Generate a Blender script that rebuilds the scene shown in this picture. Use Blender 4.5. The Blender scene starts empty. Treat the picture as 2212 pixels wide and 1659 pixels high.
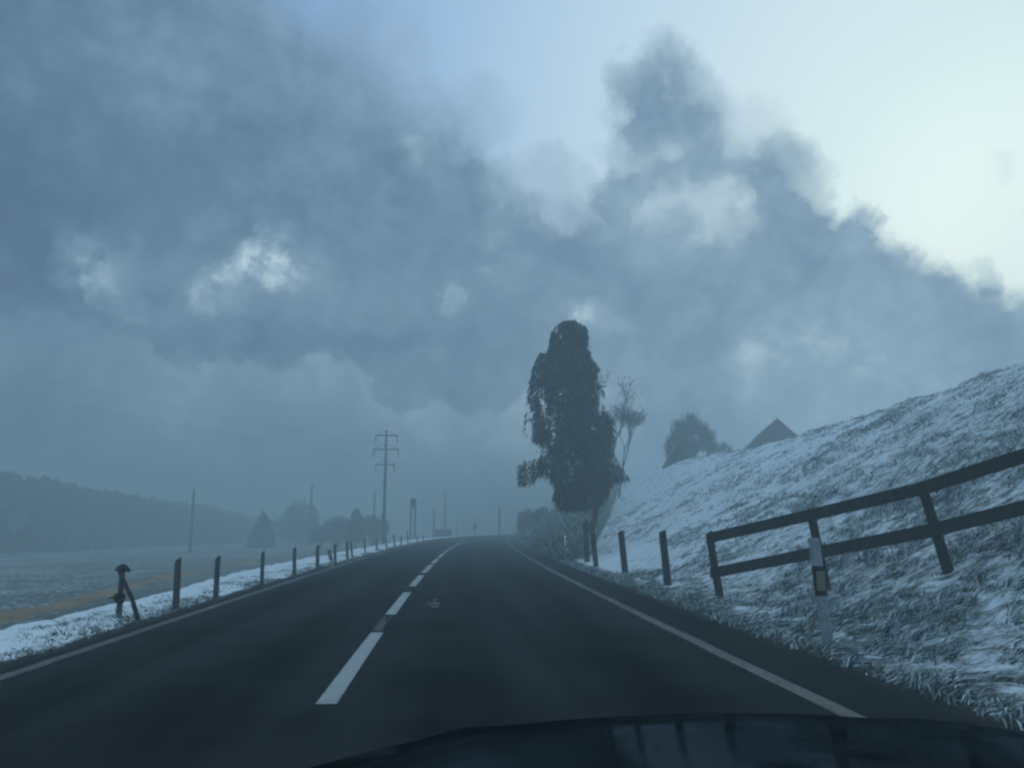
import bpy, math, random
import numpy as np
from mathutils import Vector

random.seed(7)
rng = np.random.default_rng(11)
scene = bpy.context.scene
COL = scene.collection

# ------------------------------------------------------------------ camera
FPX, PW, PH = 1736.0, 2212.0, 1659.0
EYE = np.array([0.0, 0.0, 1.26])
TH, PSI = math.radians(9.98), math.radians(4.54)
Fv = np.array([math.sin(PSI)*math.cos(TH), math.cos(PSI)*math.cos(TH), math.sin(TH)])
Rv = np.array([math.cos(PSI), -math.sin(PSI), 0.0])
Uv = np.cross(Rv, Fv)


def ray(x, y):
    return Fv + Rv*((x-PW/2)/FPX) - Uv*((y-PH/2)/FPX)


def at(x, y, Y):
    d = ray(x, y)
    return EYE + d*(Y/d[1])


cam = bpy.data.cameras.new("camera")
camo = bpy.data.objects.new("camera", cam)
COL.objects.link(camo)
cam.sensor_width = 36.0
cam.lens = 36.0*FPX/PW
cam.clip_start, cam.clip_end = 0.05, 5000
camo.location = EYE.tolist()
camo.rotation_euler = (math.pi/2+TH, 0, -PSI)
scene.camera = camo


# ------------------------------------------------------------------ helpers
def tag(o, label=None, cat=None, group=None, kind=None):
    if label: o["label"] = label
    if cat: o["category"] = cat
    if group: o["group"] = group
    if kind: o["kind"] = kind
    return o


def empty(name, loc=(0, 0, 0)):
    o = bpy.data.objects.new(name, None)
    COL.objects.link(o)
    o.location = tuple(float(v) for v in loc)
    o.empty_display_size = 0.2
    return o


def link(name, me, mat=None, parent=None, loc=None):
    o = bpy.data.objects.new(name, me)
    COL.objects.link(o)
    for m in (mat if isinstance(mat, (list, tuple)) else [mat]):
        if m: me.materials.append(m)
    if parent: o.parent = parent
    if loc is not None: o.location = tuple(float(v) for v in loc)
    return o


def pymesh(name, V, F, smooth=False):
    me = bpy.data.meshes.new(name)
    me.from_pydata([tuple(map(float, v)) for v in V], [], [tuple(f) for f in F])
    if smooth: me.polygons.foreach_set("use_smooth", [True]*len(me.polygons))
    me.update()
    return me


def npmesh(name, V, loops, sizes, mats=None, smooth=False):
    me = bpy.data.meshes.new(name)
    V = np.asarray(V, dtype=np.float32); loops = np.asarray(loops, dtype=np.int32); sizes = np.asarray(sizes, dtype=np.int32)
    me.vertices.add(len(V)); me.vertices.foreach_set("co", V.ravel())
    me.loops.add(len(loops)); me.loops.foreach_set("vertex_index", loops)
    me.polygons.add(len(sizes))
    st = np.zeros(len(sizes), dtype=np.int32); st[1:] = np.cumsum(sizes)[:-1]
    me.polygons.foreach_set("loop_start", st)
    if mats is not None: me.polygons.foreach_set("material_index", np.asarray(mats, dtype=np.int32))
    if smooth: me.polygons.foreach_set("use_smooth", np.ones(len(sizes), dtype=bool))
    me.update(calc_edges=True)
    return me


def grid_mesh(name, P, smooth=True):
    n, m = P.shape[:2]
    idx = np.arange(n*m).reshape(n, m)
    q = np.stack([idx[:-1, :-1], idx[:-1, 1:], idx[1:, 1:], idx[1:, :-1]], -1).reshape(-1, 4)
    return npmesh(name, P.reshape(-1, 3), q.ravel(), np.full(len(q), 4), smooth=smooth)


def hash3(i, j, k, s):
    h = (i*374761393 + j*668265263 + k*2147483647 + s*1274126177) & 0xFFFFFFFF
    h = ((h ^ (h >> 13))*1274126177) & 0xFFFFFFFF
    h = ((h ^ (h >> 16))*2246822519) & 0xFFFFFFFF
    return ((h ^ (h >> 15)) & 0xFFFFFF)/float(0xFFFFFF)


def vnoise(x, y, z=0.0, seed=0):
    x, y, z = np.broadcast_arrays(np.asarray(x, float), np.asarray(y, float), np.asarray(z, float))
    i, j, k = np.floor(x).astype(np.int64), np.floor(y).astype(np.int64), np.floor(z).astype(np.int64)
    fx, fy, fz = x-i, y-j, z-k
    fx, fy, fz = [t*t*(3-2*t) for t in (fx, fy, fz)]
    r = 0
    for a in (0, 1):
        for b in (0, 1):
            for c in (0, 1):
                w = (fx if a else 1-fx)*(fy if b else 1-fy)*(fz if c else 1-fz)
                r = r + w*hash3(i+a, j+b, k+c, seed)
    return r


def fbm(x, y, z=0.0, seed=0, o=4):
    r, a, t = 0, 1.0, 0
    for q in range(o):
        r = r + a*vnoise(x*2**q, y*2**q, np.asarray(z)*2**q, seed+q*17); t += a; a *= .5
    return r/t


def tube_geo(P, R, n=8, V=None, F=None, cap=True):
    V = [] if V is None else V; F = [] if F is None else F
    P = [np.asarray(p, float) for p in P]
    b0 = len(V)
    for i, p in enumerate(P):
        t = P[min(i+1, len(P)-1)] - P[max(i-1, 0)]
        t = t/(np.linalg.norm(t)+1e-9)
        a = np.array([0, 1.0, 0]) if abs(t[1]) < .9 else np.array([1.0, 0, 0])
        e1 = np.cross(a, t); e1 /= np.linalg.norm(e1); e2 = np.cross(t, e1)
        for k in range(n):
            g = 2*math.pi*k/n
            V.append(p + R[i]*(math.cos(g)*e1 + math.sin(g)*e2))
    for i in range(len(P)-1):
        for k in range(n):
            a = b0+i*n+k; b = b0+i*n+(k+1) % n
            F.append((a, b, b+n, a+n))
    if cap:
        F.append(tuple(b0+k for k in range(n))[::-1])
        F.append(tuple(b0+(len(P)-1)*n+k for k in range(n)))
    return V, F


def box_geo(c, sx, sy, sz, V=None, F=None, ax=None):
    V = [] if V is None else V; F = [] if F is None else F
    ax = np.eye(3) if ax is None else ax
    b = len(V)
    for dz in (-1, 1):
        for dx, dy in ((-1, -1), (1, -1), (1, 1), (-1, 1)):
            V.append(np.asarray(c, float) + ax[0]*dx*sx/2 + ax[1]*dy*sy/2 + ax[2]*dz*sz/2)
    for f in ((3, 2, 1, 0), (4, 5, 6, 7), (0, 1, 5, 4), (1, 2, 6, 5), (2, 3, 7, 6), (3, 0, 4, 7)):
        F.append(tuple(b+i for i in f))
    return V, F


def strips(name, base, d, side, L, W, bend, mats=None):
    """tapered bent blades: 5 verts, a quad and a triangle each"""
    n = len(base)
    L = L[:, None]; W = W[:, None]
    mid = base + d*L*.5 + bend*L*.22
    tip = base + d*L + bend*L
    V = np.stack([base-side*W*.5, base+side*W*.5, mid+side*W*.45, mid-side*W*.45, tip], 1).reshape(-1, 3)
    o = (np.arange(n)*5)[:, None]
    loops = (o + np.array([[0, 1, 2, 3, 3, 2, 4]])).ravel()
    sizes = np.tile([4, 3], n)
    mi = None if mats is None else np.repeat(mats, 2)
    return npmesh(name, V, loops, sizes, mi)


def rand_unit(n):
    v = rng.normal(size=(n, 3)); return v/np.linalg.norm(v, axis=1)[:, None]


def perp(d):
    v = np.cross(d, rand_unit(len(d))); return v/(np.linalg.norm(v, axis=1)[:, None]+1e-9)


# ------------------------------------------------------------------ materials
def lin(r, g, b):
    f = lambda c: c/12.92 if c <= .04045 else ((c+.055)/1.055)**2.4
    return (f(r/255), f(g/255), f(b/255), 1.0)


class NT:
    def __init__(s, tree): s.t = tree; s.n = tree.nodes; s.l = tree.links

    def add(s, kind, **kw):
        n = s.n.new(kind)
        for k, v in kw.items(): setattr(n, k, v)
        return n

    def put(s, sock, v):
        if hasattr(v, "is_output"): s.l.new(v, sock)
        elif v is not None: sock.default_value = v

    def math(s, op, a, b=None, c=None, clamp=False):
        n = s.add("ShaderNodeMath", operation=op, use_clamp=clamp)
        for i, v in enumerate((a, b, c)): s.put(n.inputs[i], v)
        return n.outputs[0]

    def vmath(s, op, a, b=None, scale=None):
        n = s.add("ShaderNodeVectorMath", operation=op)
        s.put(n.inputs[0], a); s.put(n.inputs[1], b)
        if scale is not None: s.put(n.inputs[3], scale)
        return n.outputs["Value"] if op in ("DOT_PRODUCT", "LENGTH", "DISTANCE") else n.outputs[0]

    def step(s, v, lo, hi, a=0.0, b=1.0):
        n = s.add("ShaderNodeMapRange", interpolation_type="SMOOTHSTEP")
        for i, q in enumerate((v, lo, hi, a, b)): s.put(n.inputs[i], q)
        return n.outputs[0]

    def mix(s, f, a, b):
        n = s.add("ShaderNodeMix", data_type="RGBA")
        s.put(n.inputs[0], f); s.put(n.inputs[6], a); s.put(n.inputs[7], b)
        return n.outputs[2]

    def noise(s, vec, scale, detail=4, rough=.55, dist=0.0):
        n = s.add("ShaderNodeTexNoise")
        s.put(n.inputs["Vector"], vec); n.inputs["Scale"].default_value = scale; n.inputs["Detail"].default_value = detail
        n.inputs["Roughness"].default_value = rough; n.inputs["Distortion"].default_value = dist
        return n

    def ramp(s, f, stops):
        n = s.add("ShaderNodeValToRGB"); e = n.color_ramp.elements
        for i, (p, c) in enumerate(stops):
            el = e[i] if i < 2 else e.new(p)
            el.position = p; el.color = c
        s.put(n.inputs[0], f); return n.outputs[0]


def material(name, rough=.8, spec=.3):
    m = bpy.data.materials.new(name); m.use_nodes = True
    nt = NT(m.node_tree); b = m.node_tree.nodes["Principled BSDF"]
    b.inputs["Roughness"].default_value = rough
    b.inputs["Specular IOR Level"].default_value = spec
    return m, nt, b


def simple(name, c1, c2, scale=6.0, rough=.8, spec=.3, bump=0.0, stretch=(1, 1, 1), island=False, lo=.35, hi=.65):
    m, nt, b = material(name, rough, spec)
    tc = nt.add("ShaderNodeTexCoord")
    mp = nt.add("ShaderNodeMapping"); mp.inputs["Scale"].default_value = stretch
    nt.l.new(tc.outputs["Object"], mp.inputs[0])
    n = nt.noise(mp.outputs[0], scale, 5)
    f = n.outputs[0]
    if island:
        g = nt.add("ShaderNodeNewGeometry")
        f = nt.math("MULTIPLY_ADD", g.outputs["Random Per Island"], .45, nt.math("MULTIPLY", f, .55))
        f = nt.math("ADD", f, 0.0)
    nt.l.new(nt.mix(nt.step(f, lo, hi), c1, c2), b.inputs["Base Color"])
    if bump:
        bn = nt.add("ShaderNodeBump"); bn.inputs["Strength"].default_value = bump; bn.inputs["Distance"].default_value = .02
        nt.l.new(n.outputs[0], bn.inputs["Height"]); nt.l.new(bn.outputs[0], b.inputs["Normal"])
    return m


wood_dark = simple("dark_fence_wood", (.020, .018, .016, 1), (.045, .038, .032, 1), 8, .8, .2, .4, (3, 3, .6))
wood_grey = simple("weathered_post_wood", (.045, .040, .036, 1), (.10, .085, .075, 1), 8, .85, .2, .5, (3, 3, .5))
pole_wood = simple("pole_wood", (.02, .02, .02, 1), (.04, .04, .04, 1), 5, .85, .2, .2, (3, 3, .3))
metal_grey = simple("dull_metal", (.03, .035, .038, 1), (.06, .065, .07, 1), 4, .6, .4)
glass_brown = simple("insulator_glaze", (.03, .025, .02, 1), (.05, .04, .03, 1), 4, .3, .5)
bark = simple("bark", (.03, .026, .022, 1), (.075, .065, .055, 1), 6, .9, .15, .6, (3, 3, .6))
leaf_dark = simple("dark_foliage", (.022, .031, .023, 1), (.068, .084, .062, 1), 1.3, .8, .15, island=True)
leaf_mid = simple("far_foliage", (.018, .024, .016, 1), (.045, .055, .035, 1), 1.0, .85, .1, island=True)
leaf_brown = simple("russet_foliage", (.05, .036, .03, 1), (.10, .078, .062, 1), 1.0, .85, .1, island=True)
leaf_olive = simple("olive_twigs", (.075, .072, .052, 1), (.16, .15, .11, 1), 1.2, .85, .1, island=True)
brush_mat = simple("bank_brush", (.13, .15, .12, 1), (.38, .42, .36, 1), .7, .85, .1, island=True)
grass_mat = simple("wet_grass", (.022, .032, .024, 1), (.14, .175, .135, 1), 1.2, .8, .15, island=True)
frost_mat = simple("snowy_grass", (.30, .34, .33, 1), (.68, .72, .73, 1), 2.0, .7, .2, island=True)
plastic_white = simple("delineator_white", (.30, .31, .31, 1), (.44, .45, .45, 1), 9, .55, .4)
plastic_black = simple("delineator_black", (.010, .010, .011, 1), (.022, .022, .024, 1), 9, .55, .4)
ballast_mat = simple("tan_ballast", (.18, .112, .055, 1), (.29, .19, .098, 1), 1.1, .9, .1, .5)
roof_mat = simple("brown_roof_tile", (.075, .036, .026, 1), (.11, .056, .042, 1), 2, .85, .15, .3)
barn_wood = simple("brown_boarding", (.07, .035, .026, 1), (.10, .052, .04, 1), 3, .85, .15, .3, (4, 4, .5))
hut_mat = simple("hut_boarding", (.05, .055, .045, 1), (.09, .095, .08, 1), 3, .85, .15, .3, (4, 4, .5))
dark_mat = simple("dark_matt", (.010, .011, .009, 1), (.022, .024, .018, 1), 5, .9, .1, .5)
slush_mat = simple("slush", (.06, .065, .07, 1), (.16, .17, .18, 1), 9, .6, .3, .4)

# mirror-backed reflector lenses
reflector_mat, nt, b = material("reflector_lens", .08, .5)
b.inputs["Base Color"].default_value = (.95, .97, .92, 1); b.inputs["Metallic"].default_value = 1.0
amber_mat, nt, b = material("yellowed_reflector", .35, .5)
nz = nt.noise(None, 30, 3)
nt.l.new(nt.mix(nz.outputs[0], (.17, .16, .09, 1), (.33, .31, .19, 1)), b.inputs["Base Color"])

# asphalt
asphalt, nt, b = material("asphalt", .85, .0)
tc = nt.add("ShaderNodeTexCoord"); mp = nt.add("ShaderNodeMapping"); mp.inputs["Scale"].default_value = (1.4, .10, 1)
nt.l.new(tc.outputs["Object"], mp.inputs[0])
n1 = nt.noise(mp.outputs[0], 1.0, 5); n2 = nt.noise(tc.outputs["Object"], 55, 3); n3 = nt.noise(tc.outputs["Object"], .8, 5)
f = nt.math("ADD", nt.math("MULTIPLY", n1.outputs[0], .45), nt.math("ADD", nt.math("MULTIPLY", n2.outputs[0], .2), nt.math("MULTIPLY", n3.outputs[0], .35)))
sxx = nt.add("ShaderNodeSeparateXYZ"); nt.l.new(tc.outputs["Object"], sxx.inputs[0])
xr_ = nt.math("MULTIPLY", nt.math("MULTIPLY", sxx.outputs[1], sxx.outputs[1]), -.0005)
xr_ = nt.math("ADD", sxx.outputs[0], xr_)
tr = None
for x0 in (.12, 1.62, -3.05, -1.60):
    q = nt.step(nt.math("ABSOLUTE", nt.math("SUBTRACT", xr_, x0)), .12, .48, .085, 0.0)
    tr = q if tr is None else nt.math("ADD", tr, q)
f = nt.math("SUBTRACT", nt.math("ADD", f, .03), tr)
nt.l.new(nt.mix(nt.step(f, .36, .64), (.007, .0085, .0095, 1), (.028, .030, .031, 1)), b.inputs["Base Color"])
nt.put(b.inputs["Roughness"], nt.step(n1.outputs[0], .3, .7, .6, .8))
bn = nt.add("ShaderNodeBump"); bn.inputs["Strength"].default_value = .5; bn.inputs["Distance"].default_value = .006
nt.l.new(n2.outputs[0], bn.inputs["Height"]); nt.l.new(bn.outputs[0], b.inputs["Normal"])


def paint(name, c, wear, lo, hi):
    m, nt, b = material(name, .7, .25)
    tc = nt.add("ShaderNodeTexCoord")
    n = nt.noise(tc.outputs["Object"], 7, 7, .7); n2 = nt.noise(tc.outputs["Object"], .5, 3)
    f = nt.math("ADD", nt.math("MULTIPLY", n.outputs[0], .6), nt.math("MULTIPLY", n2.outputs[0], .4))
    nt.l.new(nt.mix(nt.step(f, lo, hi), wear, c), b.inputs["Base Color"])
    return m


paint_dash = paint("dash_paint", (.36, .37, .36, 1), (.22, .23, .23, 1), .32, .5)
paint_edge = paint("worn_edge_paint", (.125, .122, .108, 1), (.035, .035, .034, 1), .34, .62)
paint_faint = paint("faint_edge_paint", (.13, .125, .12, 1), (.05, .05, .05, 1), .34, .62)
paint_old = paint("scraped_paint", (.09, .095, .095, 1), (.03, .03, .03, 1), .42, .6)

# ------------------------------------------------------------------ terrain
def xc(Y):
    Y = np.asarray(Y, float)
    Yc = np.clip(Y, 0, 115)
    r = .0005*Yc**2 + .003*np.clip(Yc-70, 0, None)**2
    return r + np.clip(Y-115, 0, None)*.385


PS = [-1500, -300, -120, -60, -30, -20, -13, -9.8, -7.6, -6.5, -5.7, -4.6, -4.15, -3.96, -3.9, 3.40, 3.46, 3.62, 3.9, 4.4, 5.2, 6.1, 8, 10, 12, 14, 16, 20, 40, 120, 1500]
PZ = [0, -1, -1, -1.4, -1.3, -1.2, -1.0, -.95, -.75, -.35, .0, .06, .05, .02, -.05, -.05, .02, .05, .06, .08, .30, .74, 1.72, 2.88, 4.05, 5.0, 5.35, 5.6, 6.2, 8, 12]


def verge(s, Y):
    # the snowy verge on the left widens with distance
    k = np.interp(Y, [8, 24], [1.45, .85])
    return np.where(s < -4.5, -4.5+(s+4.5)*np.where(s > -9, k, k+(1-k)*np.clip((-9-s)/8, 0, 1)), s)


def H(X, Y):
    X = np.asarray(X, float); Y = np.asarray(Y, float)
    s = verge(X - xc(Y), Y)
    z = np.interp(s, PS, PZ)
    z = z + np.interp(Y, [10, 18, 26, 33, 40, 50, 64, 90], [.28, .22, 0, -.12, 0, .42, .5, .3])*np.interp(s, [8, 13, 18, 40], [0, 1, 1, 0])
    amp = np.interp(s, [-60, -12, -5, -4.1, -3.92, 3.43, 3.7, 5, 9, 30, 100], [.5, .25, .08, .05, 0, 0, .05, .10, .22, .5, 1.0])
    z = z + amp*(fbm(X*.55, Y*.45, 0, 3, 4)-.5)*1.1
    fine = np.interp(s, [-8, -5, -4.1, -3.95, 3.45, 3.65, 12, 18, 40], [.03, .06, .06, 0, 0, .075, .09, .09, .0])
    z = z + fine*(fbm(X*3.1, Y*2.6, 0, 31, 3)-.5)*1.6
    return z


def Hf(x, y): return float(H(np.array([x]), np.array([y]))[0])


s_neg = np.concatenate([-np.geomspace(1400, 14, 34), np.linspace(-13.6, -6.2, 26), np.linspace(-6.0, -3.9, 34)])
s_mid = np.array([-3.0, 0, 2.5, 3.2])
s_pos = np.concatenate([np.linspace(3.42, 9, 90), np.linspace(9.08, 17, 84), np.geomspace(17.4, 1400, 44)])
SS = np.concatenate([s_neg, s_mid, s_pos])
YY = np.concatenate([np.linspace(-260, -6, 18), np.linspace(-5, 20, 330), np.linspace(20.12, 45, 170), np.linspace(45.4, 80, 70), np.geomspace(81, 1300, 60)])
Sg, Yg = np.meshgrid(SS, YY)
Xg = Sg + xc(Yg)
Zg = H(Xg, Yg)
P = np.stack([Xg, Yg, Zg], -1)
me = grid_mesh("ground", P)


def snow_amount(s, X, Y):
    s = verge(s, Y)
    a = np.interp(s, [-200, -60, -14, -9, -7.4, -6.4, -5.5, -4.5, -4.1, -3.95, 3.42, 3.55, 3.75, 4.3, 5.5, 7.5, 11, 16, 40, 90],
                  [.48, .48, .46, .42, .46, .50, .74, .76, .66, .10, .02, .10, .46, .55, .54, .54, .56, .52, .56, .56])
    far = np.clip((Y-14)/16, 0, 1)
    a = a + np.where(s > 4, .20*far, 0)
    # slope under the brush on the far bank carries no snow
    bx = 5.5+(Y-30)/4.0
    inb = np.clip((bx - X)/.8, 0, 1)*np.clip((Y-28)/4, 0, 1)*(s > 3.4)
    a = a*(1-inb) + .12*inb
    return a


att = me.attributes.new("soil", "FLOAT", "POINT")
att.data.foreach_set("value", np.interp(Sg, [-4.12, -3.98, -3.9, 3.4, 3.5, 3.66], [0, 1, 1, 1, 1, 0]).ravel().astype(np.float32))
att = me.attributes.new("snow", "FLOAT", "POINT")
att.data.foreach_set("value", snow_amount(Sg, Xg, Yg).ravel().astype(np.float32))

ground_mat, nt, b = material("snowy_meadow", .85, .2)
tc = nt.add("ShaderNodeTexCoord")
mp = nt.add("ShaderNodeMapping"); mp.inputs["Scale"].default_value = (.75, 1.25, .75)
nt.l.new(tc.outputs["Object"], mp.inputs[0])
sa = nt.add("ShaderNodeAttribute", attribute_name="snow")
n1 = nt.noise(mp.outputs[0], 5.2, 6, .62, .3); n2 = nt.noise(tc.outputs["Object"], .35, 4); n3 = nt.noise(tc.outputs["Object"], 24, 4, .6)
f = nt.math("ADD", nt.math("MULTIPLY", n1.outputs[0], .62), nt.math("ADD", nt.math("MULTIPLY", n2.outputs[0], .2), nt.math("MULTIPLY", n3.outputs[0], .18)))
f = nt.math("ADD", f, nt.math("SUBTRACT", sa.outputs["Fac"], 1.0))
mask = nt.step(f, -.08, .16)
gcol = nt.mix(nt.step(n3.outputs[0], .35, .65), (.030, .040, .030, 1), (.095, .11, .085, 1))
so_ = nt.add("ShaderNodeAttribute", attribute_name="soil")
gcol = nt.mix(so_.outputs["Fac"], gcol, (.012, .014, .011, 1))
scol = nt.mix(n2.outputs[0], (.74, .77, .79, 1), (.84, .86, .87, 1))
nt.l.new(nt.mix(mask, gcol, scol), b.inputs["Base Color"])
bn = nt.add("ShaderNodeBump"); bn.inputs["Strength"].default_value = .7; bn.inputs["Distance"].default_value = .05
nt.l.new(nt.math("ADD", nt.math("MULTIPLY", n3.outputs[0], .4), n1.outputs[0]), bn.inputs["Height"]); nt.l.new(bn.outputs[0], b.inputs["Normal"])
ground = tag(link("ground", me, ground_mat), kind="structure")


def ribbon(name, s0, s1, Y0, Y1, z, mat, step=1.0, jag=0.0):
    ys = np.arange(Y0, Y1+1e-6, step)
    c = xc(ys)
    sl = np.gradient(c, ys)
    nrm = 1/np.sqrt(1+sl**2)
    j = jag*(fbm(ys*2.3, ys*0+s0, 0, 5, 3)-.5) if jag else 0
    Lp = np.stack([c+(s0+j), ys, np.full_like(ys, z)], -1)
    Rp = np.stack([c+(s1+j), ys, np.full_like(ys, z)], -1)
    return grid_mesh(name, np.stack([Lp, Rp], 1), smooth=False)


tag(link("road", ribbon("road", -3.94, 3.43, -60, 400, 0.0, None), asphalt), kind="structure")
tag(link("road_edge_line", ribbon("road_edge_line", 2.63, 2.78, 3.3, 160, .004, None, .25, .03), paint_edge), kind="structure")
tag(link("road_edge_line", ribbon("road_edge_line", -3.80, -3.67, -8, 160, .004, None, .25, .03), paint_faint), kind="structure")
V, F = [], []
for (a, c) in ((-8.0, -4.2), (-1, 3.2), (6.14, 10.04), (12.0, 15.9), (17.4, 21.2), (22.3, 26.6), (27.6, 31.8), (32.9, 37.2), (38.3, 42.5), (43.6, 47.9), (49, 53.2), (54.3, 58.5), (59.6, 64), (65, 69.3)):
    ys = np.linspace(a, c, 8)
    b0 = len(V)
    for y in ys:
        x = float(xc(y)) - .865 + .013*np.clip((y-18)/10, 0, 1)
        V += [(x-.075, y, .004), (x+.075, y, .004)]
    for i in range(7): F.append((b0+2*i, b0+2*i+1, b0+2*i+3, b0+2*i+2))
tag(link("road_markings", pymesh("road_markings", V, F), paint_dash), kind="structure")
V, F = [], []
for (x0, y0, w, l, sl) in ((-.83, 10.2, .10, 1.55, .0), (-.80, 11.3, .07, .5, .03)):
    b0 = len(V); V += [(x0-w/2, y0, .0035), (x0+w/2, y0, .0035), (x0+w/2+sl, y0+l, .0035), (x0-w/2+sl, y0+l, .0035)]; F.append((b0, b0+1, b0+2, b0+3))
tag(link("road_markings", pymesh("road_markings", V, F), paint_old), kind="structure")
# scraps of slush in the right lane
V, F = [], []
for k in range(7):
    p = at(935+random.uniform(-14, 14), 1302+random.uniform(-6, 8), 13.0)
    d = ray(935+random.uniform(-14, 14), 1302+random.uniform(-7, 9)); p = EYE + d*(-EYE[2]/d[2])
    b0 = len(V); r = random.uniform(.03, .08); n = 9
    V.append((p[0], p[1], .012))
    for i in range(n):
        q = r*random.uniform(.6, 1.2); V.append((p[0]+q*math.cos(i*6.283/n), p[1]+1.6*q*math.sin(i*6.283/n), .003))
    for i in range(n): F.append((b0, b0+1+i, b0+1+(i+1) % n))
tag(link("slush", pymesh("slush", V, F), slush_mat), kind="stuff")

# tan ballast strip of the railway below the road, left
cl = [(-12.0, -40), (-10.6, 5), (-10.3, 18), (-11.9, 33.6), (-12.6, 51.6), (-12.2, 75), (-9, 110), (6, 170)]
yy = np.arange(-40, 150, 1.0)
cx_ = np.interp(yy, [p[1] for p in cl], [p[0] for p in cl])
prof = [(-.55, -.08), (-.32, .07), (.32, .08), (.6, -.08)]
Pb = np.stack([np.stack([cx_+o, yy, H(cx_+o, yy)+z+.03*np.sin(yy*3+o)], -1) for o, z in prof], 1)
tag(link("railway_ballast", grid_mesh("railway_ballast", Pb), ballast_mat), kind="structure")

# ------------------------------------------------------------------ hills with forest far left
ridge_px = [(-900, 960), (-300, 985), (0, 1018), (173, 1052), (347, 1080), (450, 1097), (545, 1119), (640, 1133)]
ridge_D = [74, 86, 100, 114, 133, 147, 168, 186]
RX, RY, RZ = [], [], []
for (x, y), D in zip(ridge_px, ridge_D):
    p = at(x, y, D); RX.append(p[0]); RY.append(p[1]); RZ.append(p[2])
t = np.linspace(0, 1, len(RX)); tt = np.linspace(0, 1, 120)
RX, RY, RZ = [np.interp(tt, t, v) for v in (RX, RY, RZ)]
TREEH = 1.15
vv = np.linspace(0, 1, 24)
back = np.array([-.32, .95])
Ph = np.zeros((120, 24+8, 3))
for j, v in enumerate(np.concatenate([vv, 1+np.linspace(.1, 1, 8)])):
    off = (v-1)*32
    X = RX + back[0]*off; Y = RY + back[1]*off
    zz = (-2.0) + (RZ-TREEH+2.0)*(np.sin(np.clip(v, 0, 1)*math.pi/2) if v <= 1 else 1-.5*(v-1))
    Ph[:, j] = np.stack([X, Y, zz+.5*(fbm(X*.2, Y*.2, 0, 9)-.5)], -1)
tag(link("hills", grid_mesh("hills", Ph), simple("wooded_slope", (.030, .040, .030, 1), (.08, .09, .07, 1), .3, .9, .1)), kind="structure")
B, Dd, Sd, Ln, Wd, Bn = [], [], [], [], [], []
for k in range(2600):
    i = random.randrange(8, 120); j = int(23 - 22*random.random()**1.6)
    p = Ph[i, j] + np.array([random.uniform(-1, 1), random.uniform(-1, 1), 0])
    h = random.uniform(.7, 1.35)*(.8+.5*random.random())
    n = 26
    for q in range(n):
        u = (q+random.random())/n
        a = random.uniform(0, 6.283); r = .8*(1-u)*random.uniform(.7, 1.1)+.05
        B.append(p+np.array([0, 0, h*(.12+.88*u)])); Dd.append((math.cos(a), math.sin(a), -.35)); Ln.append(r+.15); Wd.append(.5*(1-u)+.12); Bn.append((0, 0, -.3))
B, Dd, Ln, Wd, Bn = map(lambda a: np.array(a, float), (B, Dd, Ln, Wd, Bn))
Dd /= np.linalg.norm(Dd, axis=1)[:, None]
tag(link("forest", strips("forest", B, Dd, perp(Dd), Ln, Wd, Bn), leaf_mid), kind="stuff")

# ------------------------------------------------------------------ grass
def tufts(n, s0, s1, Y0, Y1, bias=1.0):
    Y = Y0 + (Y1-Y0)*rng.random(n)**bias
    s = s0 + (s1-s0)*rng.random(n)
    return s, Y


def grass_field(spec):
    B, D, L, W, Bn, M = [], [], [], [], [], []
    for (n, s0, s1, Y0, Y1, bias, nb, l0, l1, w, lean, dens) in spec:
        s, Y = tufts(n, s0, s1, Y0, Y1, bias)
        X = s + xc(Y)
        cl = .55*fbm(X*4.8, Y*3.6, 0, 77, 2)+.45*fbm(X*1.0, Y*.8, 0, 78, 2)
        keep = (cl > dens) & ~((X < 5.5+(Y-30)/4.0) & (Y > 31) & (s > 0))
        s, Y, X, cl = s[keep], Y[keep], X[keep], cl[keep]
        k = len(s)
        Xb = np.repeat(X, nb) + rng.normal(0, .05, k*nb); Yb = np.repeat(Y, nb) + rng.normal(0, .05, k*nb)
        sb = Xb-xc(Yb)
        ok = (sb > 3.47) | (sb < -3.99)
        Xb, Yb, sb = Xb[ok], Yb[ok], sb[ok]
        size = np.repeat(.6+1.3*np.clip(cl-dens, 0, .3)/.3, nb)[ok]
        m = len(Xb)
        base = np.stack([Xb, Yb, H(Xb, Yb)-.01], -1)
        a = rng.random(m)*6.283; spread = .15+.55*rng.random(m)
        sgn = np.where(sb > 0, 1.0, -1.0)
        d = np.stack([np.cos(a)*spread+lean*sgn, np.sin(a)*spread*.7, np.full(m, .75)], -1)
        d /= np.linalg.norm(d, axis=1)[:, None]
        ln = (l0+(l1-l0)*rng.random(m))*size
        bend = np.stack([np.cos(a)*.25+lean*.8*sgn, np.sin(a)*.2, -.25-.45*rng.random(m)], -1)
        B.append(base); D.append(d); L.append(ln); W.append(w*(.6+.8*rng.random(m))); Bn.append(bend); M.append((rng.random(m) < .55).astype(int))
    B, D, L, W, Bn, M = [np.concatenate(v) for v in (B, D, L, W, Bn, M)]
    return strips("grass", B, D, perp(D), L, W, Bn, M)


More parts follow.
